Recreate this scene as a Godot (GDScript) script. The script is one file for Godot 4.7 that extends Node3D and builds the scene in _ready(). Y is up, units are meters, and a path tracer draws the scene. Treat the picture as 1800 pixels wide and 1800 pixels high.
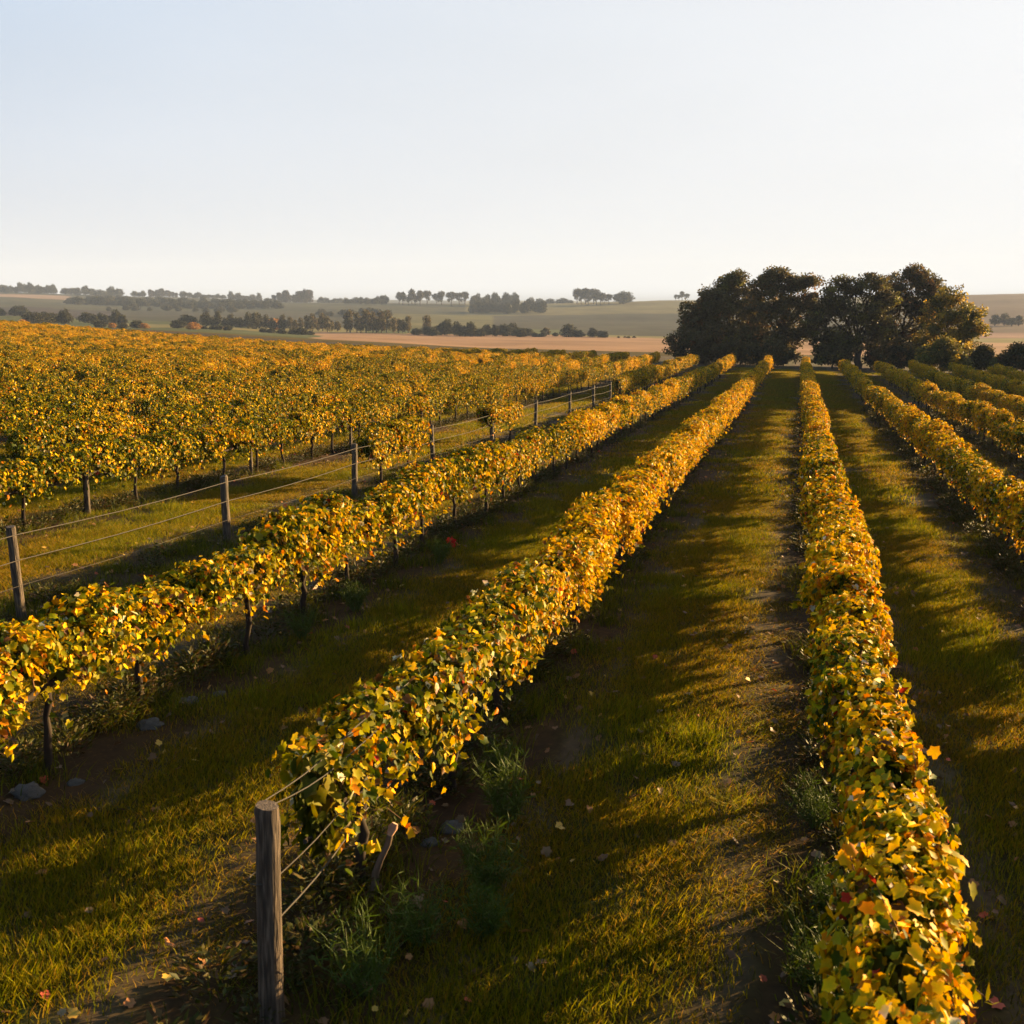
extends Node3D

# ---------------------------------------------------------------- helpers
class MB:
	var v := PackedVector3Array()
	var n := PackedVector3Array()
	var c := PackedColorArray()
	var u := PackedVector2Array()
	var ix := PackedInt32Array()

	func vert(p: Vector3, nn: Vector3, col: Color, uv := Vector2.ZERO) -> int:
		v.append(p)
		n.append(nn)
		c.append(col)
		u.append(uv)
		return v.size() - 1

	func tri(a: int, b: int, d: int) -> void:
		ix.append(a)
		ix.append(b)
		ix.append(d)

	# a lobed vine leaf: a fan of ten rim points round a centre that stands a little back
	func leaf(p: Vector3, tip: Vector3, nn: Vector3, size: float, col: Color, cup: float, shape: PackedVector2Array) -> void:
		var side := tip.cross(nn).normalized()
		var up := side.cross(tip).normalized()
		if up.dot(nn) < 0.0:
			up = -up
		var heart := Color(col.r * 0.82, col.g * 0.95, col.b)
		var c0 := vert(p + tip * (size * 0.42) - up * (size * cup * 0.7), up, heart)
		var first := v.size()
		for q in shape:
			var curl := absf(q.x)
			var dry := 0.75 + 0.5 * absf(sin(p.z * 917.0 + q.x * 31.0 + q.y * 17.0 + p.y * 613.0))
			vert(p + side * (q.x * size * (1.0 - cup * 0.5)) + tip * (q.y * size) + up * (size * cup * (curl * 1.5 - q.y * q.y * 1.1)), (up + side * (q.x * -1.1 * cup * 4.0) + tip * (q.y * cup * 1.6)).normalized(), Color(col.r * (0.6 + 0.4 * dry), col.g * dry * 0.92, col.b))
		var k := shape.size()
		for i in k:
			tri(c0, first + (i + 1) % k, first + i)

	# a small pointed leaf of two triangles, slightly folded
	func dart(p: Vector3, tip: Vector3, nn: Vector3, length: float, width: float, col: Color) -> void:
		var side := tip.cross(nn).normalized()
		var up := side.cross(tip).normalized()
		var a := vert(p, up, col)
		var b := vert(p + tip * (length * 0.45) + side * (width * 0.5) + up * (width * 0.15), (up + side * 0.3).normalized(), col)
		var d := vert(p + tip * length, up, col)
		var e := vert(p + tip * (length * 0.45) - side * (width * 0.5) + up * (width * 0.15), (up - side * 0.3).normalized(), col)
		tri(a, d, b)
		tri(a, e, d)

	func blade(p: Vector3, lean: Vector3, h: float, w: float, face: Vector3, col: Color) -> void:
		var nn := face.cross(Vector3.UP).normalized()
		var m := p + Vector3.UP * (h * 0.6) + lean * (h * 0.25)
		var t := p + Vector3.UP * h + lean * (h * 0.8)
		var soft := (nn + Vector3.UP * 0.12).normalized()
		var a := vert(p - face * (w * 0.5), soft, col)
		var b := vert(p + face * (w * 0.5), soft, col)
		var d := vert(m + face * (w * 0.38), soft, col)
		var e := vert(m - face * (w * 0.38), soft, col)
		var g := vert(t, soft, col)
		tri(a, d, b)
		tri(a, e, d)
		tri(e, g, d)

	func tube(pts: PackedVector3Array, rad: PackedFloat32Array, sides: int, col: Color, rough := 0.0, seed_ := 0, caps := true) -> void:
		var rows := pts.size()
		var rng := RandomNumberGenerator.new()
		rng.seed = 77 + seed_
		var ref := Vector3(0.31, 0.17, 0.93)
		var base := v.size()
		for i in rows:
			var t := (pts[mini(i + 1, rows - 1)] - pts[maxi(i - 1, 0)]).normalized()
			if absf(t.dot(ref)) > 0.95:
				ref = Vector3(0.93, 0.1, -0.3)
			var a := t.cross(ref).normalized()
			var b := t.cross(a).normalized()
			for k in sides:
				var ang := TAU * k / sides
				var dir := a * cos(ang) + b * sin(ang)
				var shade := rng.randf_range(0.75, 1.2) if rough > 0.0 else 1.0
				vert(pts[i] + dir * rad[i] * (1.0 + rng.randf_range(-rough, rough)), dir, Color(col.r * shade, col.g * shade, col.b * shade), Vector2(float(k) / sides, float(i)))
		for i in rows - 1:
			for k in sides:
				var k2 := (k + 1) % sides
				var p := base + i * sides
				tri(p + k, p + sides + k, p + sides + k2)
				tri(p + k, p + sides + k2, p + k2)
		if caps:
			for e in [0, rows - 1]:
				var t: Vector3 = (pts[1] - pts[0]).normalized() * (-1.0 if e == 0 else 1.0)
				if e > 0:
					t = (pts[rows - 1] - pts[rows - 2]).normalized()
				var c0 := vert(pts[e], t, col)
				var f := v.size()
				for k in sides:
					vert(v[base + int(e) * sides + k], t, col)
				for k in sides:
					if e == 0:
						tri(c0, f + k, f + (k + 1) % sides)
					else:
						tri(c0, f + (k + 1) % sides, f + k)

	func done(uvs := false) -> ArrayMesh:
		var a := []
		a.resize(Mesh.ARRAY_MAX)
		a[Mesh.ARRAY_VERTEX] = v
		a[Mesh.ARRAY_NORMAL] = n
		a[Mesh.ARRAY_COLOR] = c
		if uvs:
			a[Mesh.ARRAY_TEX_UV] = u
		a[Mesh.ARRAY_INDEX] = ix
		var m := ArrayMesh.new()
		m.add_surface_from_arrays(Mesh.PRIMITIVE_TRIANGLES, a)
		return m

const EYE := Vector3(0, 3.75, 0)
const YAW := 14.53
const PITCH := -10.86
const SPACING := 3.25
const ROW_X := [-12.83, -9.2, -5.95, -2.64, 0.61, 3.8, 6.8, 9.8, 12.95, 16.1, 19.3, 22.5, 25.7, 28.9, 32.1]  # rows -4 .. 10
const ORD := ["first", "second", "third", "fourth", "fifth", "sixth", "seventh", "eighth", "ninth", "tenth", "eleventh", "twelfth", "thirteenth", "fourteenth", "fifteenth", "sixteenth", "seventeenth", "eighteenth", "nineteenth"]
const TENS := ["", "", "twent", "thirt", "fort", "fift", "sixt", "sevent", "eight", "ninet"]

var used := {}
var leaf_shape := PackedVector2Array()
var wobble := FastNoiseLite.new()
var bumps := FastNoiseLite.new()
var patchy := FastNoiseLite.new()
var cam_basis: Basis
var half_tan := tan(deg_to_rad(25.0))
var mats := {}

func ordinal(k: int) -> String:
	if k < ORD.size():
		return ORD[k]
	var n := k + 1
	var t: String = TENS[n / 10]
	return t + "ieth" if n % 10 == 0 else t + "y-" + ORD[n % 10 - 1]

func numbered(called: String) -> String:
	var k: int = used.get(called, 0)
	used[called] = k + 1
	return called if k == 0 else "%s_%03d" % [called, k]

func thing(called: String, label: String, category: String, at := Vector3.ZERO, group := "", kind := "") -> Node3D:
	var o := Node3D.new()
	o.name = numbered(called)
	add_child(o, true)
	o.position = at
	tag(o, label, category, group, kind)
	return o

func tag(o: Node, label: String, category := "", group := "", kind := "") -> void:
	if label:
		o.set_meta("label", label)
	if category:
		o.set_meta("category", category)
	if group:
		o.set_meta("group", group)
	if kind:
		o.set_meta("kind", kind)

func part(called: String, mesh: Mesh, mat: Material, parent: Node, at := Vector3.ZERO) -> MeshInstance3D:
	var o := MeshInstance3D.new()
	o.name = called if parent != self else numbered(called)
	o.mesh = mesh
	o.material_override = mat
	o.position = at
	parent.add_child(o, true)
	return o

func many(called: String, mesh: Mesh, mat: Material, where: Array, tints: Array, parent: Node) -> MultiMeshInstance3D:
	var mm := MultiMesh.new()
	mm.transform_format = MultiMesh.TRANSFORM_3D
	mm.use_colors = tints.size() > 0
	mm.mesh = mesh
	mm.instance_count = where.size()
	for i in where.size():
		mm.set_instance_transform(i, where[i])
		if tints.size() > 0:
			mm.set_instance_color(i, tints[i])
	var o := MultiMeshInstance3D.new()
	o.name = called if parent != self else numbered(called)
	o.multimesh = mm
	o.material_override = mat
	o.set_meta("kind", "stuff")
	parent.add_child(o, true)
	return o

func leafy(rough: float, through: float, spec := 0.5) -> StandardMaterial3D:
	var m := StandardMaterial3D.new()
	m.vertex_color_use_as_albedo = true
	m.roughness = rough
	m.metallic_specular = spec
	m.cull_mode = BaseMaterial3D.CULL_DISABLED
	if through > 0.0:
		m.backlight_enabled = true
		m.backlight = Color(through, through, through).linear_to_srgb()
	return m

func plain(rough: float, spec := 0.3) -> StandardMaterial3D:
	var m := StandardMaterial3D.new()
	m.vertex_color_use_as_albedo = true
	m.roughness = rough
	m.metallic_specular = spec
	m.cull_mode = BaseMaterial3D.CULL_DISABLED
	return m

func noise_tex(freq: float, c0: Color, c1: Color, c2: Color, seed_: int, size := 512) -> NoiseTexture2D:
	var f := FastNoiseLite.new()
	f.seed = seed_
	f.frequency = freq
	f.fractal_octaves = 5
	var g := Gradient.new()
	g.offsets = PackedFloat32Array([0.2, 0.5, 0.8])
	g.colors = PackedColorArray([c0.linear_to_srgb(), c1.linear_to_srgb(), c2.linear_to_srgb()])
	var t := NoiseTexture2D.new()
	t.width = size
	t.height = size
	t.seamless = true
	t.noise = f
	t.color_ramp = g
	return t

func vary(rng: RandomNumberGenerator, c: Color, amount: float) -> Color:
	var k := 1.0 + rng.randf_range(-amount, amount)
	return Color(c.r * k * rng.randf_range(0.92, 1.08), c.g * k * rng.randf_range(0.92, 1.08), c.b * k)

func sphere_dir(rng: RandomNumberGenerator) -> Vector3:
	var z := rng.randf_range(-1.0, 1.0)
	var a := rng.randf_range(0.0, TAU)
	var r := sqrt(1.0 - z * z)
	return Vector3(r * cos(a), z, r * sin(a))

# ---------------------------------------------------------------- the lie of the land
const FAR_AZ := [-46.9, -39.9, -32.1, -23.5, -14.5, -5.5, 3.0, 10.9, 17.8]
const FAR_D := [200.0, 300.0, 450.0, 600.0, 900.0, 1300.0, 1700.0, 2300.0, 3500.0]
const FAR_Y := [
	[-0.4, -1.8, -2.9, -2.8, -1.2, 8.7, 18.1, 9.6, 2.3],
	[-1.1, -2.6, -4.0, -3.8, -2.3, 7.3, 16.8, 10.0, 2.2],
	[-2.2, -4.3, -6.3, -6.8, -5.7, 0.7, 10.2, 3.8, 5.4],
	[-3.8, -6.3, -9.4, -10.5, -7.8, 1.8, 0.4, 0.3, 8.9],
	[-5.0, -8.2, -10.6, -12.4, -11.1, 0.5, -1.3, -0.8, 5.5],
	[-5.6, -8.4, -11.3, -14.0, -9.6, 3.8, 5.4, 0.3, 0.3],
	[-5.8, -8.5, -11.3, -14.0, -9.1, 6.2, 10.2, 3.8, 2.1],
	[-5.6, -8.4, -11.3, -13.0, -9.7, 9.6, 14.5, 3.8, 2.2],
	[-5.0, -7.6, -10.3, -12.0, -9.5, 10.9, 16.0, 3.8, 2.3]]

func span(list: Array, x: float) -> float:
	var n := list.size()
	if x <= list[0]:
		return 0.0
	for i in n - 1:
		if x < list[i + 1]:
			return i + (x - list[i]) / (list[i + 1] - list[i])
	return float(n - 1)

func far_height(x: float, z: float) -> float:
	var d := Vector2(x, z).length()
	var a := rad_to_deg(atan2(x, -z))
	var fa := span(FAR_AZ, a)
	var fd := span(FAR_D, d)
	var ia := mini(int(fa), FAR_AZ.size() - 2)
	var id := mini(int(fd), FAR_D.size() - 2)
	var ta := smoothstep(0.0, 1.0, fa - ia)
	var td := fd - id
	var lo: float = lerpf(FAR_Y[ia][id], FAR_Y[ia][id + 1], td)
	var hi: float = lerpf(FAR_Y[ia + 1][id], FAR_Y[ia + 1][id + 1], td)
	return lerpf(lo, hi, ta) + wobble.get_noise_2d(x, z) * 1.6 * smoothstep(500.0, 1200.0, d)

func head_end(x: float) -> float:
	return 112.0 + maxf(0.0, -x - 11.5) * 0.3

func height(x: float, z: float) -> float:
	var d := -z
	var near := -0.0298 * d - 0.0248 * x + 0.6 * smoothstep(55.0, 120.0, d) * smoothstep(-45.0, -8.0, x) + 1.3 * smoothstep(50.0, 122.0, -x)
	var past := maxf(d - head_end(x) - 14.0, maxf(x - 60.0, 0.0))
	var w := smoothstep(0.0, 120.0, past)
	if w <= 0.0:
		return near
	return lerpf(near, far_height(x, z), w)

func on_ground(x: float, z: float) -> Vector3:
	return Vector3(x, height(x, z) + soil_bump(x, z), z)

func soil_bump(x: float, z: float) -> float:
	return bumps.get_noise_2d(x, z) * 0.035

func row_x(k: int) -> float:
	return ROW_X[k + 4] if k >= -4 else -12.83 + (k + 4) * SPACING

# the row number as a running value across the vineyard
func row_of(x: float) -> float:
	if x <= ROW_X[0]:
		return -4.0 + (x - ROW_X[0]) / SPACING
	for i in ROW_X.size() - 1:
		if x < ROW_X[i + 1]:
			return i - 4.0 + (x - ROW_X[i]) / (ROW_X[i + 1] - ROW_X[i])
	return ROW_X.size() - 5.0 + (x - ROW_X[-1]) / 3.2

func in_view(p: Vector3, margin := 1.0) -> bool:
	var q := cam_basis.transposed() * (p - EYE)
	var s := -q.z * half_tan
	return q.z < -0.5 and absf(q.x) < s + margin and absf(q.y) < s + margin

# azimuth from, to (degrees from the rows), distance, height, how many, kind, where
const FAR_TREES := [
	[-39.14, -36.68, 1650, 14.8, 12, 0, "in the long wood on the left ridge"],
	[-36.51, -33.75, 1650, 14.0, 9, 0, "in the second wood on the left ridge"],
	[-33.28, -32.65, 1700, 8.3, 3, 2, "beside the square windbreak on the ridge"],
	[-32.54, -31.19, 1700, 11.6, 10, 4, "in the square ridge windbreak"],
	[-30.97, -28.94, 1700, 8.6, 9, 0, "on the falling ridge right of the windbreak"],
	[-28.75, -27.15, 1650, 11.4, 6, 2, "in the small skyline copse right of the windbreak"],
	[-26.59, -24.69, 1500, 16.2, 10, 4, "in the skyline wood left of the pines"],
	[-24.35, -23.07, 1600, 9.2, 5, 0, "in the skyline gap left of the pines"],
	[-36.18, -31.51, 1150, 8.5, 14, 0, "on the hillside above the left paddocks"],
	[-31.51, -26.32, 1100, 9.0, 17, 0, "on the shaded hillside below the windbreak"],
	[-38.80, -37.92, 640, 6.1, 1, 0, "alone at the left edge above the green paddock"],
	[-39.33, -38.99, 640, 4.4, 1, 0, "cut by the left edge of the view"],
	[-38.09, -36.88, 455, 4.6, 2, 0, "at the low end of the wedge shaped copse"],
	[-37.18, -36.23, 470, 6.7, 2, 0, "at the tall end of the wedge shaped copse"],
	[-35.75, -35.01, 520, 5.1, 1, 2, "left of the domed copse behind the vines"],
	[-35.22, -33.72, 500, 6.6, 6, 0, "in the domed copse behind the left vines"],
	[-35.11, -34.55, 420, 2.8, 1, 0, "in front of the domed copse"],
	[-33.98, -33.64, 420, 2.2, 1, 0, "in the pale paddock right of the domed copse"],
	[-33.38, -32.91, 430, 3.3, 1, 0, "round and alone in the pale paddock"],
	[-31.51, -30.92, 440, 3.6, 1, 0, "at the left end of the valley tree line"],
	[-31.16, -30.38, 520, 5.2, 1, 0, "behind the left end of the valley tree line"],
	[-30.22, -27.76, 520, 6.5, 9, 2, "in the dark half of the valley tree line"],
	[-30.11, -28.75, 430, 2.1, 4, 0, "low against the vines in the valley"],
	[-27.71, -26.04, 520, 7.9, 6, 2, "in the middle of the valley tree line"],
	[-25.90, -23.27, 520, 7.9, 10, 3, "in the loose half of the valley tree line"],
	[-27.29, -26.04, 430, 2.3, 3, 0, "low in front of the pale field strip"],
	[-25.81, -24.63, 430, 3.2, 3, 0, "dark against the pale field strip"],
	[-23.15, -19.71, 500, 9.4, 13, 3, "in the airy wood left of the pink field"],
	[-23.12, -22.07, 1350, 9.5, 4, 0, "on the skyline beside the pines"],
	[-22.30, -20.86, 1250, 10.5, 7, 0, "sloping up to the umbrella pines"],
	[-20.37, -19.13, 1250, 16.1, 6, 1, "in the left clump of skyline pines"],
	[-19.04, -17.88, 1280, 15.0, 3, 5, "among the flat crowned skyline pines"],
	[-17.73, -16.77, 1280, 15.7, 3, 5, "at the right end of the skyline pines"],
	[-16.57, -14.24, 1250, 13.8, 13, 0, "in the skyline wood right of the pines"],
	[-16.63, -12.78, 1050, 13.7, 17, 0, "in the dark wood below the skyline"],
	[-13.66, -11.33, 1500, 7.8, 7, 0, "on the skyline above the green hill"],
	[-11.27, -9.50, 1250, 16.2, 9, 5, "in the clump crowning the green hill"],
	[-9.18, -8.49, 1250, 14.6, 1, 0, "round and alone on the green hill skyline"],
	[-6.36, -5.51, 1350, 10.4, 4, 5, "on the skyline just left of the grove"],
	[-19.56, -18.46, 470, 4.2, 3, 0, "at the left end of the field edge trees"],
	[-19.13, -18.72, 485, 8.7, 1, 3, "rising above the left field edge trees"],
	[-18.43, -16.86, 470, 7.0, 4, 0, "in the tall part of the field edge trees"],
	[-16.80, -15.26, 470, 5.9, 4, 0, "in the middle of the field edge trees"],
	[-15.20, -13.48, 470, 6.1, 4, 0, "at the right of the field edge trees"],
	[-13.42, -12.78, 465, 2.1, 3, 0, "low at the end of the field edge trees"],
	[-13.04, -12.55, 475, 4.0, 1, 3, "pale and thin beside the field edge trees"],
	[-11.91, -11.33, 475, 5.7, 1, 2, "tallest of the lone trees across the pink field"],
	[-11.38, -10.86, 470, 3.3, 1, 0, "short and dark beside the tallest lone tree"],
	[-10.51, -9.53, 470, 4.2, 3, 0, "in the small dark copse across the pink field"],
	[-12.49, -12.08, 478, 1.9, 1, 0, "tiny on the pink field edge"],
	[-9.15, -8.08, 480, 1.2, 4, 0, "dotted on the pink field edge"],
	[8.74, 10.08, 760, 7.6, 4, 3, "on the brown hillside past the grove"],
	[-38.51, -37.97, 420, 1.9, 1, 6, "below the wedge shaped copse"],
	[-34.55, -34.01, 420, 2.0, 1, 6, "beside the domed copse"],
	[-30.92, -30.11, 422, 2.8, 1, 6, "at the left of the valley tree line"],
	[-32.99, -32.62, 426, 2.2, 1, 6, "beside the round lone tree"],
	[-29.13, -28.75, 428, 1.7, 1, 6, "under the dark valley tree line"],
	[-26.82, -26.32, 515, 5.5, 1, 6, "in the middle of the valley tree line"],
	[-35.42, -30.71, 1300, 8.6, 14, 0, "in the upper wood of the left hillside"],
	[-30.57, -26.32, 1230, 8.4, 12, 0, "in the middle wood of the shaded hillside"],
	[-34.65, -28.26, 980, 5.2, 10, 2, "along the lower hedge of the left hillside"],
	[-24.35, -20.63, 900, 7.1, 8, 2, "climbing the slope left of the green hill"],
]

func _ready() -> void:
	# ------------------------------------------------------------ camera, sky, sun, exposure
	var cam := Camera3D.new()
	cam.name = "camera"
	cam.position = EYE
	cam.rotation_degrees = Vector3(PITCH, YAW, 0)
	cam.fov = 50.0
	cam.near = 0.1
	cam.far = 9000.0
	var optics := CameraAttributesPhysical.new()
	optics.frustum_focal_length = 25.73
	optics.frustum_focus_distance = 16.0
	optics.frustum_near = 0.1
	optics.frustum_far = 9000.0
	optics.exposure_aperture = 2.8
	cam.attributes = optics
	add_child(cam)
	cam_basis = Basis.from_euler(Vector3(deg_to_rad(PITCH), deg_to_rad(YAW), 0))

	var exposure := 5.0
	var sun_az := 44.0
	var sun_el := 11.2
	var env := Environment.new()
	env.background_mode = Environment.BG_SKY
	env.tonemap_mode = Environment.TONE_MAPPER_LINEAR
	env.tonemap_exposure = exposure
	env.sdfgi_enabled = true
	env.ssao_enabled = true
	env.ssil_enabled = true
	env.fog_enabled = true
	env.fog_density = 0.00015
	env.fog_light_color = Color(0.76, 0.845, 1.0)
	var sky := Sky.new()
	var pano := PanoramaSkyMaterial.new()
	pano.panorama = sky_picture(sun_az, sun_el, exposure)
	sky.sky_material = pano
	env.sky = sky
	var we := WorldEnvironment.new()
	we.name = "world_environment"
	we.environment = env
	add_child(we)

	var sun := DirectionalLight3D.new()
	sun.name = "sun"
	sun.light_energy = 1.6
	sun.light_color = Color(1.0, 0.84, 0.58)
	sun.light_angular_distance = 0.5
	sun.shadow_enabled = true
	var to_sun := Vector3(sin(deg_to_rad(sun_az)) * cos(deg_to_rad(sun_el)), sin(deg_to_rad(sun_el)), -cos(deg_to_rad(sun_az)) * cos(deg_to_rad(sun_el)))
	sun.basis = Basis.looking_at(-to_sun)
	add_child(sun)

	# ------------------------------------------------------------ shared tools and materials
	wobble.seed = 5
	wobble.frequency = 0.004
	bumps.seed = 9
	bumps.frequency = 0.55
	bumps.fractal_octaves = 3
	patchy.seed = 21
	patchy.frequency = 0.22
	patchy.fractal_octaves = 3
	leaf_shape = PackedVector2Array([Vector2(0, 0.08), Vector2(0.24, -0.1), Vector2(0.5, 0.12), Vector2(0.42, 0.36), Vector2(0.5, 0.64), Vector2(0.25, 0.74), Vector2(0, 1.02), Vector2(-0.25, 0.74), Vector2(-0.5, 0.64), Vector2(-0.42, 0.36), Vector2(-0.5, 0.12), Vector2(-0.24, -0.1)])
	mats.leaf = leafy(0.55, 0.5, 0.2)
	mats.bark = plain(0.9)
	mats.grass = leafy(0.55, 0.9, 0.25)
	mats.tree_leaf = leafy(0.6, 0.8, 0.3)
	mats.far_leaf = leafy(0.8, 0.3, 0.2)
	mats.weed = leafy(0.6, 0.5, 0.3)
	mats.litter = leafy(0.6, 0.3, 0.4)
	var post := StandardMaterial3D.new()
	post.albedo_texture = noise_tex(0.02, Color(0.022, 0.015, 0.01), Color(0.052, 0.036, 0.024), Color(0.14, 0.1, 0.07), 3)
	post.uv1_triplanar = true
	post.uv1_scale = Vector3(5.0, 0.35, 5.0)
	post.roughness = 0.75
	post.metallic_specular = 0.4
	post.normal_enabled = false
	post.heightmap_enabled = true
	post.heightmap_texture = noise_tex(0.03, Color.BLACK, Color(0.2, 0.2, 0.2), Color.WHITE, 8)
	post.heightmap_scale = 0.5
	mats.post = post
	var wire := StandardMaterial3D.new()
	wire.albedo_color = Color(0.05, 0.04, 0.03).linear_to_srgb()
	wire.roughness = 0.65
	wire.metallic_specular = 0.3
	mats.wire = wire
	var rock := StandardMaterial3D.new()
	rock.albedo_texture = noise_tex(0.03, Color(0.01, 0.009, 0.007), Color(0.026, 0.023, 0.019), Color(0.12, 0.11, 0.1), 31)
	rock.uv1_triplanar = true
	rock.uv1_scale = Vector3(2.5, 2.5, 2.5)
	rock.roughness = 0.85
	mats.rock = rock

	build_ground()
	build_hills()
	build_grove()
	build_far_trees()
	build_vines()
	build_fence()
	build_end_post()
	build_grass()
	build_small_things()

# ---------------------------------------------------------------- sky
func sky_picture(sun_az: float, sun_el: float, exposure: float) -> ImageTexture:
	var w := 512
	var h := 256
	var im := Image.create(w, h, false, Image.FORMAT_RGBAF)
	var s := Vector3(sin(deg_to_rad(sun_az)) * cos(deg_to_rad(sun_el)), sin(deg_to_rad(sun_el)), -cos(deg_to_rad(sun_az)) * cos(deg_to_rad(sun_el)))
	var streak := FastNoiseLite.new()
	streak.seed = 4
	streak.frequency = 1.2
	streak.fractal_octaves = 4
	for y in h:
		var el := 90.0 - 180.0 * (y + 0.5) / h
		for x in w:
			var az := TAU * (x + 0.5) / w
			var e := maxf(el, 0.0)
			var dir := Vector3(sin(az) * cos(deg_to_rad(e)), sin(deg_to_rad(e)), -cos(az) * cos(deg_to_rad(e)))
			var g := rad_to_deg(acos(clampf(dir.dot(s), -1.0, 1.0)))
			var glow := exp(-pow(g / 45.0, 2.0))
			var away := smoothstep(50.0, 170.0, g)
			var low := Vector3(0.87 + 0.13 * glow, 0.87 + 0.13 * glow, 0.875 + 0.125 * glow)
			low = low.lerp(Vector3(0.55, 0.54, 0.6), away)
			var top := Vector3(0.14, 0.46, 0.85) * (1.0 - 0.5 * smoothstep(18.0, 85.0, e))
			var t := (1.0 - exp(-e / 34.0)) * minf(1.3, 1.05 * pow(g / 80.0, 2.3))
			var c := low.lerp(top, clampf(t, 0.0, 1.0))
			c += Vector3(1.0, 0.9, 0.72) * (0.9 * exp(-g / 7.0))
			var veil := streak.get_noise_3d(dir.x * 1.5, dir.y * 9.0, dir.z * 1.5) * 0.05 * smoothstep(1.0, 9.0, e)
			c *= 1.0 + veil
			if el < 0.0:
				c = Vector3(0.2, 0.16, 0.1)
			c /= exposure
			im.set_pixel(x, y, Color(c.x, c.y, c.z, 1.0))
	return ImageTexture.create_from_image(im)

# ---------------------------------------------------------------- ground
func build_ground() -> void:
	var size := 1024
	var f := FastNoiseLite.new()
	f.seed = 40
	f.frequency = 0.012
	f.fractal_octaves = 5
	var coarse := f.get_seamless_image(size, size).get_data()
	f.seed = 41
	f.frequency = 0.09
	f.fractal_octaves = 3
	var fine := f.get_seamless_image(size, size).get_data()
	f.seed = 42
	f.frequency = 0.3
	f.fractal_octaves = 2
	var grit := f.get_seamless_image(size, size).get_data()
	var out := PackedByteArray()
	out.resize(size * size * 3)
	var lut := PackedByteArray()
	lut.resize(1025)
	for i in 1025:
		var l := i / 1024.0 * 0.25
		lut[i] = int(255.0 * (12.92 * l if l < 0.0031308 else 1.055 * pow(l, 1.0 / 2.4) - 0.055))
	for y in size:
		for x in size:
			var o := y * size + x
			var a := coarse[o] / 255.0
			var b := fine[o] / 255.0
			var q := grit[o] / 255.0
			var k := fposmod(4.0 * x / size, 1.0)
			var edge := minf(k, 1.0 - k) + (a - 0.5) * 0.12
			var bare := 1.0 - smoothstep(0.17, 0.25, edge)
			var rut := maxf(1.0 - absf(k - 0.76 + (a - 0.5) * 0.06) / 0.15, 1.0 - absf(k - 0.25 - (a - 0.5) * 0.06) / 0.06)
			rut = clampf(rut * 1.6, 0.0, 1.0) * (1.0 - bare)
			var r := 0.052 + 0.03 * (a - 0.5)
			var g := 0.042 + 0.02 * (b - 0.5)
			var bl := 0.008
			r = lerpf(r, 0.1, rut)
			g = lerpf(g, 0.068, rut)
			bl = lerpf(bl, 0.034, rut)
			r = lerpf(r, 0.05 + 0.03 * a, bare)
			g = lerpf(g, 0.027 + 0.016 * a, bare)
			bl = lerpf(bl, 0.012, bare)
			var m := 0.3 + 0.36 * b + 0.28 * q
			if q > 0.74 and b > 0.55:
				r += 0.05
				g += 0.022
			out[o * 3] = lut[clampi(int(r * m * 4096.0), 0, 1024)]
			out[o * 3 + 1] = lut[clampi(int(g * m * 4096.0), 0, 1024)]
			out[o * 3 + 2] = lut[clampi(int(bl * m * 4096.0), 0, 1024)]
	var tex := ImageTexture.create_from_image(Image.create_from_data(size, size, false, Image.FORMAT_RGB8, out))
	var m := StandardMaterial3D.new()
	m.albedo_texture = tex
	m.roughness = 0.95
	m.metallic_specular = 0.2
	m.vertex_color_use_as_albedo = true
	var xs := PackedFloat32Array()
	var x := -160.0
	while x < 75.0:
		xs.append(x)
		x += 0.14 if x > -13.6 and x < 8.0 else (0.35 if x > -20.0 and x < 16.0 else 2.5)
	xs.append(75.0)
	var zs := PackedFloat32Array()
	var d := -25.0
	while d < 175.0:
		zs.append(-d)
		d += 0.16 if d > 3.0 and d < 30.0 else (0.45 if d > 0.0 and d < 60.0 else 2.2)
	zs.append(-175.0)
	var b := MB.new()
	var nx := xs.size()
	for zi in zs.size():
		for xi in nx:
			var p := on_ground(xs[xi], zs[zi])
			var e := 0.08
			var gx := height(p.x + e, p.z) + soil_bump(p.x + e, p.z) - height(p.x - e, p.z) - soil_bump(p.x - e, p.z)
			var gz := height(p.x, p.z + e) + soil_bump(p.x, p.z + e) - height(p.x, p.z - e) - soil_bump(p.x, p.z - e)
			var tone := 1.0 + patchy.get_noise_2d(p.x * 0.5, p.z * 0.5) * 0.35
			b.vert(p, Vector3(-gx, 2.0 * e, -gz).normalized(), Color(tone, tone * (1.0 + patchy.get_noise_2d(p.x + 90.0, p.z) * 0.15), tone), Vector2(row_of(p.x) / 4.0, p.z / 13.7))
	for zi in zs.size() - 1:
		for xi in nx - 1:
			var o := zi * nx + xi
			b.tri(o, o + nx, o + 1)
			b.tri(o + 1, o + nx, o + nx + 1)
	var g := part("vineyard_ground", b.done(true), m, self)
	tag(g, "vineyard ground with mown grass alleys and bare soil strips under the vines", "", "", "structure")

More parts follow.
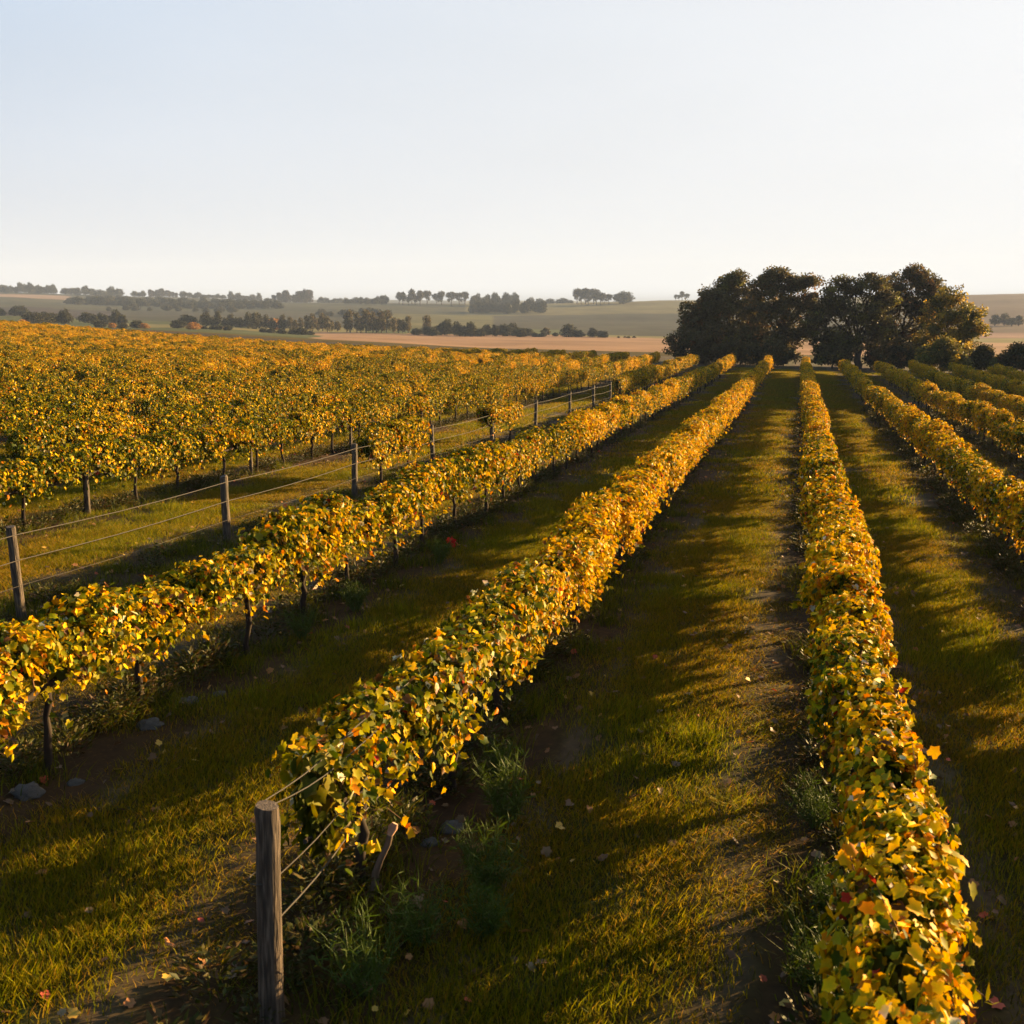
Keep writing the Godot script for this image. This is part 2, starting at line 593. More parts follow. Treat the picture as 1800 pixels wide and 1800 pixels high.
func hill_colour(x: float, z: float) -> Color:
	var d := Vector2(x, z).length()
	var a := rad_to_deg(atan2(x, -z))
	var w := patchy.get_noise_2d(x * 0.02, z * 0.02)
	var w2 := wobble.get_noise_2d(x * 2.0 + 300.0, z * 2.0)
	var green := Color(0.07, 0.075, 0.032)
	var dry := Color(0.25, 0.15, 0.085)
	var scrub := Color(0.045, 0.036, 0.03)
	var pale := Color(0.15, 0.125, 0.05)
	var dd := d + w * 60.0
	var c := green
	if dd < 520.0:
		c = dry if a > -24.5 + w2 * 1.5 else (pale if dd > 440.0 and a > -34.5 else green)
		if a > -11.5 and dd > 478.0:
			c = pale
	elif dd < 640.0:
		c = pale if a > -28.0 and a < -22.0 else green
		if a > -11.0:
			c = scrub.lerp(green, 0.35)
		if a > 8.0:
			c = Color(0.2, 0.12, 0.085)
	elif dd < 980.0:
		c = scrub.lerp(green, 0.3)
		if a < -34.0:
			c = scrub
		if a > -21.0 and a < -15.5:
			c = Color(0.095, 0.085, 0.035)
		if a > 6.0:
			c = Color(0.1, 0.07, 0.05)
	else:
		c = scrub.lerp(green, 0.45)
		if a > -17.0 and a < 6.0:
			c = Color(0.11, 0.095, 0.045)
		if a < -36.0 and dd > 1350.0 and dd < 1560.0:
			c = Color(0.2, 0.14, 0.1)
		if a >= 6.0:
			c = Color(0.1, 0.07, 0.05)
	if d < 215.0:
		c = Color(0.07, 0.052, 0.02)
	var k := 1.0 + w2 * 0.3 + patchy.get_noise_2d(x * 0.15, z * 0.15) * 0.25
	return Color(c.r * k, c.g * k, c.b * k)

func build_hills() -> void:
	var angles := PackedFloat32Array()
	var a := -180.0
	while a < 180.0:
		angles.append(a)
		a += 0.2 if a > -48.0 and a < 22.0 else 4.0
	angles.append(180.0)
	var rads := PackedFloat32Array()
	var r := 20.0
	while r < 3700.0:
		rads.append(r)
		r *= 1.022 if r > 120.0 else 1.12
	var b := MB.new()
	var na := angles.size()
	for ri in rads.size():
		for ai in na:
			var t := deg_to_rad(angles[ai])
			var x := sin(t) * rads[ri]
			var z := -cos(t) * rads[ri]
			var y := height(x, z)
			if x > -158.0 and x < 73.0 and z < 23.0 and z > -173.0:
				y -= 0.4
			b.vert(Vector3(x, y, z), Vector3.UP, hill_colour(x, z))
	for ri in rads.size() - 1:
		for ai in na - 1:
			var o := ri * na + ai
			b.tri(o, o + na, o + 1)
			b.tri(o + 1, o + na, o + na + 1)
	# slopes give the normals
	var nn := PackedVector3Array()
	nn.resize(b.v.size())
	for ri in rads.size():
		for ai in na:
			var o := ri * na + ai
			var p := b.v[ri * na + mini(ai + 1, na - 1)] - b.v[ri * na + maxi(ai - 1, 0)]
			var q := b.v[mini(ri + 1, rads.size() - 1) * na + ai] - b.v[maxi(ri - 1, 0) * na + ai]
			var k := p.cross(q).normalized()
			nn[o] = k if k.y > 0.0 else -k
	b.n = nn
	var m := plain(1.0, 0.1)
	var o := part("hills", b.done(), m, self)
	tag(o, "hazy farmland hills of green and dry paddocks beyond the vineyard", "", "", "structure")

# ---------------------------------------------------------------- trees
func limb_path(rng: RandomNumberGenerator, from: Vector3, to: Vector3, steps: int, sag: float) -> PackedVector3Array:
	var p := PackedVector3Array()
	for i in steps + 1:
		var t := float(i) / steps
		var q := from.lerp(to, t) + Vector3.UP * (sin(t * PI) * sag)
		if i > 0 and i < steps:
			q += sphere_dir(rng) * from.distance_to(to) * 0.04
		p.append(q)
	return p

func taper(a: float, b: float, steps: int) -> PackedFloat32Array:
	var r := PackedFloat32Array()
	for i in steps + 1:
		r.append(lerpf(a, b, float(i) / steps))
	return r

# lobes: [offset x, height, offset z, radius across, radius up]
func grove_tree(called: String, label: String, x: float, z: float, seed_: int, lobes: Array, leaf_col: Color, alt: Color, alt_share: float, clusters: int, trunk_r := 0.32, group := "trees in the dark grove") -> Node3D:
	var rng := RandomNumberGenerator.new()
	rng.seed = seed_
	var o := thing(called, label, "tree", on_ground(x, z), group)
	var top := 0.0
	for l in lobes:
		top = maxf(top, l[1])
	var tb := MB.new()
	var fork := top * 0.38
	tb.tube(limb_path(rng, Vector3(0, -0.3, 0), Vector3(rng.randf_range(-0.3, 0.3), fork, rng.randf_range(-0.3, 0.3)), 6, 0.0), taper(trunk_r * 1.25, trunk_r * 0.75, 6), 9, Color(0.06, 0.046, 0.034), 0.1, seed_)
	var head := tb.v[tb.v.size() - 1]
	part("trunk", tb.done(), mats.bark, o)
	var cb := MB.new()
	for l in lobes:
		var at := Vector3(l[0], l[1], l[2])
		var lb := MB.new()
		var start := Vector3(0, fork, 0) * rng.randf_range(0.55, 1.0)
		lb.tube(limb_path(rng, start, at, 5, 0.2), taper(trunk_r * 0.42, 0.04, 5), 6, Color(0.055, 0.042, 0.03), 0.1, seed_ + 3)
		for twig in 4:
			lb.tube(limb_path(rng, start.lerp(at, rng.randf_range(0.6, 0.95)), at + sphere_dir(rng) * Vector3(l[3], l[4], l[3]) * 0.85, 3, 0.05), taper(0.06, 0.015, 3), 4, Color(0.055, 0.042, 0.03))
		part("limb", lb.done(), mats.bark, o)
		var count := int(1.7 * clusters * l[3] * (l[3] + l[4]) * 0.5)
		for k in count:
			var dir := sphere_dir(rng)
			var c := at + dir * Vector3(l[3], l[4], l[3]) * pow(rng.randf(), 0.4) * rng.randf_range(0.8, 1.08)
			if c.y < 0.35:
				continue
			var warm := rng.randf() < alt_share
			var base := alt if warm else leaf_col
			base = vary(rng, base, 0.3)
			var spread := rng.randf_range(0.28, 0.62)
			for n in 38:
				var off := sphere_dir(rng) * spread * pow(rng.randf(), 0.5) * Vector3(1.2, 0.75, 1.2)
				var p := c + off
				var nn := (sphere_dir(rng) + Vector3.UP * 0.5).normalized()
				var tip := (sphere_dir(rng) + off.normalized() * 0.6 + Vector3.DOWN * 0.3).normalized()
				cb.dart(p, tip, nn, rng.randf_range(0.18, 0.34), rng.randf_range(0.13, 0.22), vary(rng, base, 0.25))
	part("crown", cb.done(), mats.tree_leaf, o)
	return o

func build_grove() -> void:
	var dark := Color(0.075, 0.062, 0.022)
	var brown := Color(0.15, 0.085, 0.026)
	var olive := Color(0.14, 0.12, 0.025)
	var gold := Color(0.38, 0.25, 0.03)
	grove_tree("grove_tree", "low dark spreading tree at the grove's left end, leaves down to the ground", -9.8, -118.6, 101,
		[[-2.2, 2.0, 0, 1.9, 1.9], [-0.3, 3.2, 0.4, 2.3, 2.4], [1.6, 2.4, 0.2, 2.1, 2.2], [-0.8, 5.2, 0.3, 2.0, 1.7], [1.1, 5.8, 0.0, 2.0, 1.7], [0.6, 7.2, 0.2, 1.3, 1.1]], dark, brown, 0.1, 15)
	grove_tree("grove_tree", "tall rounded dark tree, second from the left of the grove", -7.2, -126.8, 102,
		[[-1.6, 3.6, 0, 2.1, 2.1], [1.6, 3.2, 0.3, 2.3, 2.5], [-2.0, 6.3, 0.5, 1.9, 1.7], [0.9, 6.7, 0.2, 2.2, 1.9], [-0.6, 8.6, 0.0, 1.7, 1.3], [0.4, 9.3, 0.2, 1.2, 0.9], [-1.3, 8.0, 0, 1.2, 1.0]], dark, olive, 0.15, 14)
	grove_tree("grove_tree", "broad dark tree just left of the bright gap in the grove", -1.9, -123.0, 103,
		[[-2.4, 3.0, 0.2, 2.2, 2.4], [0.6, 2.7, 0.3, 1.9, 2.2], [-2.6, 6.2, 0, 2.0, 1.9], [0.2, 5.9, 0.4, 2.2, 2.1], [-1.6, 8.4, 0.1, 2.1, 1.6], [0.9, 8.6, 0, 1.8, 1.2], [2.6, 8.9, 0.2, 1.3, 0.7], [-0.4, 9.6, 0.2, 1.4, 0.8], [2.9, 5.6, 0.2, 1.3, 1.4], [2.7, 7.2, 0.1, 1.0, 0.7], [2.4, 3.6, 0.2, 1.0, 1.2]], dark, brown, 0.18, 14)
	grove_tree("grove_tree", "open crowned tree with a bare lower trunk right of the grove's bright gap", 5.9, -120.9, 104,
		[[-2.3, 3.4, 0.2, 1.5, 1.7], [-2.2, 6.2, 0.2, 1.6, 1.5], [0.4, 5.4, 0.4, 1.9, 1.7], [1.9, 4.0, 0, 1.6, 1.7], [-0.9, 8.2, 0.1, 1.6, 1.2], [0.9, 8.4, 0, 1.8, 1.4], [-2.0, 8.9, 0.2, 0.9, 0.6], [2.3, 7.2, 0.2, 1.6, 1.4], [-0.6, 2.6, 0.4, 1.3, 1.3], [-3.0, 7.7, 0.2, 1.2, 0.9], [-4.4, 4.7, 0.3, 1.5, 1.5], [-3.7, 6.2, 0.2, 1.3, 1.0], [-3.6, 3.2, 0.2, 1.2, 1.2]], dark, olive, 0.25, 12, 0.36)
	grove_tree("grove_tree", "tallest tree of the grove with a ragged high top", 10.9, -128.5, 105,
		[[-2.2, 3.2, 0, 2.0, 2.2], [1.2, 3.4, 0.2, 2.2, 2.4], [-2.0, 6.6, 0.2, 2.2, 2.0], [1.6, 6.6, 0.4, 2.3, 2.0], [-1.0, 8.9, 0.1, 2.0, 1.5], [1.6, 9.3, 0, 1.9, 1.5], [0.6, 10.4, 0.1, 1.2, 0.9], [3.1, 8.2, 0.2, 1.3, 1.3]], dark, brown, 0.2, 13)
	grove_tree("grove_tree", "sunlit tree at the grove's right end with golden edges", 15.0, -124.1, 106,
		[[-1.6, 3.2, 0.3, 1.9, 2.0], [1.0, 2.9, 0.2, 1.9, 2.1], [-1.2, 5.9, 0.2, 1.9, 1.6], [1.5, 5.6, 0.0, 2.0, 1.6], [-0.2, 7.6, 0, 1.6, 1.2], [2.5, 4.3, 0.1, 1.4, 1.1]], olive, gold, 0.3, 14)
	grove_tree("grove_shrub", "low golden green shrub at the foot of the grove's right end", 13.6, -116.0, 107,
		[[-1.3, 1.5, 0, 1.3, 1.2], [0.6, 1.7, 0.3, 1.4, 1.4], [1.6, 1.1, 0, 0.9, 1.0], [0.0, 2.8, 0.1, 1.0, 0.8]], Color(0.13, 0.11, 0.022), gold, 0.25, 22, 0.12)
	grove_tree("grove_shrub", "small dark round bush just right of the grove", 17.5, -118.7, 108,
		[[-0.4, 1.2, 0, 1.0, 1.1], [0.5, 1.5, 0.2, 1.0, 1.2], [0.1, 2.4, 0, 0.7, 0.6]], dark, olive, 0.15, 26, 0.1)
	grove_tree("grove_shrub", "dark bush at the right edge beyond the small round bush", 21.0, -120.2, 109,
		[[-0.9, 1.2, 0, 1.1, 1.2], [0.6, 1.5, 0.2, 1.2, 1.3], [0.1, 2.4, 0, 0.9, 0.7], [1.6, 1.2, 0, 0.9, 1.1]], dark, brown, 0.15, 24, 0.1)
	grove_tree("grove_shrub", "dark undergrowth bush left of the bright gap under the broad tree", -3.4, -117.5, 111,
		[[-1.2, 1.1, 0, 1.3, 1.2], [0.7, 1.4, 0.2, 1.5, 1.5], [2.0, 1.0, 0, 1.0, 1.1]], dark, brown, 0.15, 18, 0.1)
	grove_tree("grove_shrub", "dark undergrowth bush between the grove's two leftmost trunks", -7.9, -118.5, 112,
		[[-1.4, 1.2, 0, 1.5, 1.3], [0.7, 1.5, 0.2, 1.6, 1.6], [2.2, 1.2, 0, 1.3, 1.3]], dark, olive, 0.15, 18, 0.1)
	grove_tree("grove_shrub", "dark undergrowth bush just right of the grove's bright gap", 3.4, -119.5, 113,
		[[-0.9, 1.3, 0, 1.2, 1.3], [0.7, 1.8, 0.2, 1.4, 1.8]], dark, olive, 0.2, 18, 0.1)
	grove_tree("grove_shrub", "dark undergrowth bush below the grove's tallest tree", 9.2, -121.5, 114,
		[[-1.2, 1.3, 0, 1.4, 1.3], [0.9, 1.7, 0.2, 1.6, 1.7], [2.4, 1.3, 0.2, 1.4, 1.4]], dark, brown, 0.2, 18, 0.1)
	# the belt goes on to the right of the frame and shades the far ends of the right-hand rows
	var belt := [[28.5, -119.0, 1.0], [34.5, -122.0, 1.5], [41.0, -118.0, 1.8], [47.5, -121.0, 2.0], [55.0, -119.0, 1.95], [62.5, -121.0, 1.85], [70.0, -119.0, 1.8], [78.0, -120.0, 1.8], [86.0, -118.0, 1.8]]
	for k in belt.size():
		var p: Array = belt[k]
		var label := "%s dark windbreak tree in the belt running on past the view's right side" % ORD[k]
		var o: Node3D
		if k < 2:
			o = grove_tree("belt_tree", label, p[0], p[1], 120 + k,
				[[-2.0, 2.4, 0, 2.4, 2.4], [1.7, 2.2, 0.3, 2.5, 2.3], [-1.6, 5.6, 0.5, 2.4, 2.1], [1.4, 6.0, 0.2, 2.5, 2.1], [0.0, 8.6, 0, 2.2, 1.8], [0.2, 3.8, 0.6, 2.2, 2.2]], dark, olive, 0.15, 15, 0.3, "windbreak trees outside the view")
		else:
			o = find_child("belt_tree" if k % 2 == 0 else "belt_tree_001", false, false).duplicate()
			o.name = numbered("belt_tree")
			add_child(o, true)
			o.position = on_ground(p[0], p[1])
			o.rotation.y = k * 1.3
			tag(o, label, "tree", "windbreak trees outside the view")
		o.scale = Vector3.ONE * p[2]
	var line: Array = find_children("belt_tree*", "Node3D", false, false)
	for i in line.size():
		var o: Node3D = line[i].duplicate()
		o.name = numbered("belt_tree")
		add_child(o, true)
		o.position = on_ground(line[i].position.x + 3.8, -127.0)
		o.rotation.y = 2.0 + i
		tag(o, "%s dark tree in the windbreak's rear line past the view's right side" % ORD[i], "tree", "windbreak trees outside the view")

func far_prototype(kind: int, seed_: int) -> Array:
	# unit trees of 8 m: [trunk mesh, crown mesh]
	var rng := RandomNumberGenerator.new()
	rng.seed = seed_
	var lobes := []
	var col := Color(0.045, 0.043, 0.024)
	var trunk_to := 3.2
	match kind:
		0:  # dense and round
			lobes = [[0, 3.2, 0, 3.0, 2.9], [-1.6, 2.6, 0.5, 2.0, 2.2], [1.7, 2.8, -0.4, 2.0, 2.2], [0.3, 5.4, 0, 2.3, 2.3], [-1.0, 4.6, -0.8, 1.9, 1.9]]
		1:  # pine, high round crown
			lobes = [[0, 5.6, 0, 2.4, 2.0], [-1.2, 4.6, 0.3, 1.7, 1.4], [1.2, 4.9, 0, 1.8, 1.5], [0.2, 6.8, 0, 1.5, 1.1], [0.5, 3.3, 0.2, 1.4, 1.0]]
			trunk_to = 5.0
			col = Color(0.045, 0.04, 0.026)
		2:  # upright and pointed
			lobes = [[0, 2.4, 0, 2.6, 2.3], [0.5, 4.4, 0.2, 2.3, 2.0], [-0.3, 6.2, 0, 1.6, 1.7], [1.5, 3.0, 0, 1.8, 1.8], [-1.5, 3.4, 0, 1.8, 1.8]]
			col = Color(0.055, 0.05, 0.026)
		3:  # airy gum
			lobes = [[-1.4, 3.8, 0, 1.5, 1.3], [1.3, 4.4, 0.4, 1.5, 1.4], [0.1, 6.4, 0, 1.6, 1.4], [-0.9, 5.6, 0.4, 1.2, 1.0], [1.2, 2.4, 0, 1.3, 1.1], [-0.8, 2.0, 0.2, 1.3, 1.2]]
			trunk_to = 5.6
			col = Color(0.095, 0.075, 0.035)
		4:  # clipped block of a windbreak
			lobes = [[-1.4, 2.6, 0, 1.9, 2.6], [1.4, 2.6, 0, 1.9, 2.6], [0, 5.4, 0, 2.6, 2.2], [-1.6, 5.6, 0, 1.6, 2.0], [1.6, 5.6, 0, 1.6, 2.0]]
			col = Color(0.05, 0.042, 0.032)
		5:  # umbrella pine
			lobes = [[-1.9, 6.0, 0, 1.8, 1.4], [0, 6.5, 0.2, 2.1, 1.4], [2.0, 6.1, 0, 1.8, 1.3], [0.4, 4.4, -0.6, 1.7, 1.3], [-1.3, 3.4, 0.3, 1.2, 1.0]]
			trunk_to = 6.2
			col = Color(0.05, 0.044, 0.03)
		6:  # autumn bush
			lobes = [[-1.6, 2.6, 0, 2.6, 2.4], [1.8, 3.0, 0.2, 2.6, 2.6], [0.2, 5.2, 0, 2.6, 2.4]]
			col = Color(0.3, 0.15, 0.035)
			trunk_to = 2.0
	var tb := MB.new()
	var bark := Color(0.06, 0.05, 0.042)
	tb.tube(limb_path(rng, Vector3(0, -0.4, 0), Vector3(0.2, trunk_to, 0.1), 4, 0.0), taper(0.28, 0.16, 4), 6, bark)
	for l in lobes:
		tb.tube(limb_path(rng, Vector3(0.1, trunk_to * 0.55, 0), Vector3(l[0], l[1], l[2]), 3, 0.1), taper(0.14, 0.05, 3), 5, bark)
	var cb := MB.new()
	for l in lobes:
		for k in int(9.0 * l[3] * (l[3] + l[4])):
			var dir := sphere_dir(rng)
			var c: Vector3 = Vector3(l[0], l[1], l[2]) + dir * Vector3(l[3], l[4], l[3]) * pow(rng.randf(), 0.35)
			if c.y < 0.2:
				continue
			var base := vary(rng, col * 1.25, 0.55)
			for n in 9:
				var p := c + sphere_dir(rng) * rng.randf_range(0.1, 0.5)
				cb.dart(p, sphere_dir(rng), (sphere_dir(rng) + Vector3.UP * 0.4).normalized(), rng.randf_range(0.35, 0.6), rng.randf_range(0.28, 0.45), vary(rng, base, 0.2))
	return [tb.done(), cb.done()]

func build_far_trees() -> void:
	var names := ["dense tree", "tall pine", "tapering tree", "airy gum tree", "windbreak tree", "umbrella pine", "orange autumn bush"]
	var node_names := ["distant_tree", "distant_pine", "distant_conifer", "distant_gum_tree", "distant_windbreak_tree", "distant_pine", "distant_bush"]
	var protos := {}
	var rng := RandomNumberGenerator.new()
	rng.seed = 900
	for c in FAR_TREES:
		var n: int = c[4]
		var kind: int = c[5]
		for i in n:
			var key := kind * 10 + rng.randi_range(0, 2)
			if not protos.has(key):
				var made := far_prototype(kind, 500 + key)
				var root := Node3D.new()
				part("trunk", made[0], mats.bark, root)
				part("crown", made[1], mats.far_leaf, root)
				protos[key] = root
			var o: Node3D = protos[key].duplicate()
			o.name = numbered(node_names[kind])
			add_child(o, true)
			var t := 0.5 if n == 1 else (i + rng.randf_range(0.25, 0.75)) / n
			var az := deg_to_rad(lerpf(c[0], c[1], t))
			var d: float = c[2] * rng.randf_range(0.975, 1.025)
			var x := sin(az) * d
			var z := -cos(az) * d
			var h: float = c[3] * (rng.randf_range(0.6, 1.15) if n > 1 else 1.0)
			var wide := h * (1.0 if kind != 2 else 0.9)
			var each: float = deg_to_rad(absf(c[1] - c[0])) * d / n
			var base_w := 6.6
			wide = clampf(each * rng.randf_range(1.3, 2.3) / base_w * 8.0, h * 0.85, h * 2.2) if kind != 5 else h
			o.position = Vector3(x, height(x, z) - 0.15, z)
			o.rotation.y = rng.randf_range(0.0, TAU)
			o.scale = Vector3(wide / 8.0, h / 8.0, wide / 8.0)
			var label := ""
			if n == 1:
				label = "%s %s" % [names[kind], c[6]]
			elif n == 2:
				label = "%s %s %s" % ["left" if i == 0 else "right", names[kind], c[6]]
			else:
				label = "%s %s from the left %s" % [ordinal(i), names[kind], c[6]]
			tag(o, label, "bush" if kind == 6 else "tree", "distant trees " + c[6] if n > 1 else "")
	for k in protos:
		protos[k].free()

# ---------------------------------------------------------------- vines
func autumn(rng: RandomNumberGenerator, mix: Array) -> Color:
	var tones := [Color(0.05, 0.066, 0.003), Color(0.26, 0.21, 0.003), Color(0.68, 0.37, 0.003), Color(0.54, 0.17, 0.003), Color(0.3, 0.025, 0.008), Color(0.12, 0.05, 0.014), Color(0.6, 0.52, 0.28)]
	var q := rng.randf()
	for i in 7:
		q -= mix[i]
		if q <= 0.0:
			return vary(rng, tones[i], 0.22)
	return vary(rng, tones[2], 0.2)

#                 green  lime  gold  orange red   brown  pale
const GOLDEN := [0.07, 0.24, 0.56, 0.09, 0.004, 0.025, 0.015]
const MIXED := [0.25, 0.36, 0.27, 0.06, 0.005, 0.04, 0.018]
const GREENISH := [0.42, 0.37, 0.14, 0.03, 0.002, 0.03, 0.02]
const ENDVINE := [0.27, 0.37, 0.2, 0.07, 0.005, 0.05, 0.035]

func drift(mix: Array, to: Array, t: float) -> Array:
	var o := []
	for i in 7:
		o.append(lerpf(mix[i], to[i], t))
	return o

# where a leaf hangs on a vine trained along z: [place, tip, normal, size]
func leaf_place(rng: RandomNumberGenerator, sparse: FastNoiseLite, half: float, width := 1.0) -> Array:
	var p := Vector3.ZERO
	var outward := Vector3.ZERO
	for attempt in 6:
		var kind := rng.randf()
		var z := rng.randf_range(-half, half)
		var crest := 1.25 + sparse.get_noise_1d(z * 60.0) * 0.2
		var skirt := 0.75 + sparse.get_noise_1d(z * 55.0 + 500.0) * 0.6
		if kind < 0.3:
			var x := rng.randf_range(-0.2, 0.2) * width
			p = Vector3(x, crest + rng.randf_range(-0.1, 0.07) - absf(x) * 0.35, z)
			outward = Vector3(x * 2.5, 1.0, 0)
		else:
			var s := 1.0 if rng.randf() < 0.5 else -1.0
			var y := rng.randf_range(skirt, crest) if rng.randf() < 0.975 else rng.randf_range(0.42, maxf(skirt, 0.5))
			var w := (0.23 + 0.07 * sin((y - 0.5) * 3.6)) * (1.0 + sparse.get_noise_2d(z * 70.0, y * 90.0 + s * 300.0) * 0.45) * width
			p = Vector3(s * w * pow(rng.randf(), 0.3), y, z)
			outward = Vector3(s, 0.25, 0)
		if sparse.get_noise_3d(p.x * 120.0, p.y * 130.0, p.z * 130.0) > -0.12 or rng.randf() < 0.2:
			break
	var nn := (outward.normalized() * 0.9 + Vector3.UP * 0.35 + sphere_dir(rng) * 0.85).normalized()
	var tip := Vector3.DOWN * 0.8 + outward.normalized() * 0.35 + sphere_dir(rng) * 0.6
	tip = (tip - nn * tip.dot(nn)).normalized()
	return [p, tip, nn, rng.randf_range(0.036, 0.074)]

func foliage_mesh(seed_: int, mix: Array, count: int, half := 0.98, width := 1.0) -> ArrayMesh:
	var rng := RandomNumberGenerator.new()
	rng.seed = seed_
	var sparse := FastNoiseLite.new()
	sparse.seed = seed_ * 3
	sparse.frequency = 0.02
	var b := MB.new()
	for i in count:
		var l := leaf_place(rng, sparse, half, width)
		b.leaf(l[0], l[1], l[2], l[3], autumn(rng, mix), rng.randf_range(0.08, 0.38), leaf_shape)
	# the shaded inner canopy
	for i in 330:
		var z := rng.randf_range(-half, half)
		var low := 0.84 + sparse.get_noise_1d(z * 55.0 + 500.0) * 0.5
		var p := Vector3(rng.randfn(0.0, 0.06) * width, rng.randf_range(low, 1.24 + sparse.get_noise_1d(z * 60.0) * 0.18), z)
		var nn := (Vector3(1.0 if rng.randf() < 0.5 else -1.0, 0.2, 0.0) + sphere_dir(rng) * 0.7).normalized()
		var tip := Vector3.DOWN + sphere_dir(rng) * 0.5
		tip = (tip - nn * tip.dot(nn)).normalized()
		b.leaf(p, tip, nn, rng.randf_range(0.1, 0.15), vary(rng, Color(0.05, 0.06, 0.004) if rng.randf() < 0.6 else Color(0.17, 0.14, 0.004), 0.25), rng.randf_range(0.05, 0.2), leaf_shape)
	# shoots that reach out of the hedge, each with its own leaves
	for s in 9:
		var z := rng.randf_range(-half, half)
		var base := Vector3(rng.randf_range(-0.16, 0.16), rng.randf_range(1.0, 1.2), z)
		var dir := Vector3(rng.randf_range(-0.7, 0.7), rng.randf_range(0.3, 1.0), rng.randf_range(-0.6, 0.6)).normalized()
		if s > 4:
			base = Vector3((-0.25 if s == 5 else 0.25) * width, rng.randf_range(0.6, 0.9), z)
			dir = Vector3(signf(base.x), rng.randf_range(-0.9, 0.1), rng.randf_range(-0.7, 0.7)).normalized()
		var length := rng.randf_range(0.1, 0.28)
		b.tube(PackedVector3Array([base, base + dir * length * 0.5, base + dir * length]), PackedFloat32Array([0.004, 0.0035, 0.002]), 4, Color(0.16, 0.09, 0.04))
		for k in 5:
			var at := base + dir * length * (0.3 + 0.17 * k)
			var nn := (sphere_dir(rng) + Vector3.UP * 0.7).normalized()
			var tip := (sphere_dir(rng) * 0.8 + Vector3.DOWN * 0.3 + dir * 0.4)
			tip = (tip - nn * tip.dot(nn)).normalized()
			b.leaf(at, tip, nn, rng.randf_range(0.045, 0.08), autumn(rng, mix), rng.randf_range(0.08, 0.35), leaf_shape)
	return b.done()

func trunk_mesh(seed_: int, slim := 1.0) -> ArrayMesh:
	var rng := RandomNumberGenerator.new()
	rng.seed = seed_
	var b := MB.new()
	var pts := PackedVector3Array()
	var x := 0.0
	var z := rng.randf_range(-0.08, 0.08)
	for i in 8:
		pts.append(Vector3(x, -0.08 + i * 0.114, z))
		x += rng.randf_range(-0.028, 0.028)
		z += rng.randf_range(-0.04, 0.04)
	var rad := PackedFloat32Array()
	for i in 8:
		rad.append((0.038 - 0.002 * i + rng.randf_range(-0.006, 0.007)) * slim)
	rad[7] = 0.046 * slim
	b.tube(pts, rad, 8, Color(0.03, 0.021, 0.015), 0.18, seed_)
	return b.done()

func cordon_mesh(seed_: int) -> ArrayMesh:
	var rng := RandomNumberGenerator.new()
	rng.seed = seed_
	var b := MB.new()
	for s in [-1.0, 1.0]:
		var pts := PackedVector3Array()
		var rad := PackedFloat32Array()
		for i in 7:
			pts.append(Vector3(rng.randf_range(-0.02, 0.02), 0.7 + rng.randf_range(-0.02, 0.03) + 0.03 * sin(i * 0.5), s * i * 0.14))
			rad.append(0.032 - i * 0.0028)
		b.tube(pts, rad, 6, Color(0.035, 0.024, 0.017), 0.15, seed_ + int(s))
	for i in 9:
		var z := rng.randf_range(-0.8, 0.8)
		var f := Vector3(0, 0.7, z)
		var t := f + Vector3(rng.randf_range(-0.12, 0.12), rng.randf_range(0.3, 0.52), rng.randf_range(-0.15, 0.15))
		b.tube(limb_path(rng, f, t, 3, 0.0), taper(0.008, 0.004, 3), 4, Color(0.17, 0.09, 0.04))
	return b.done()

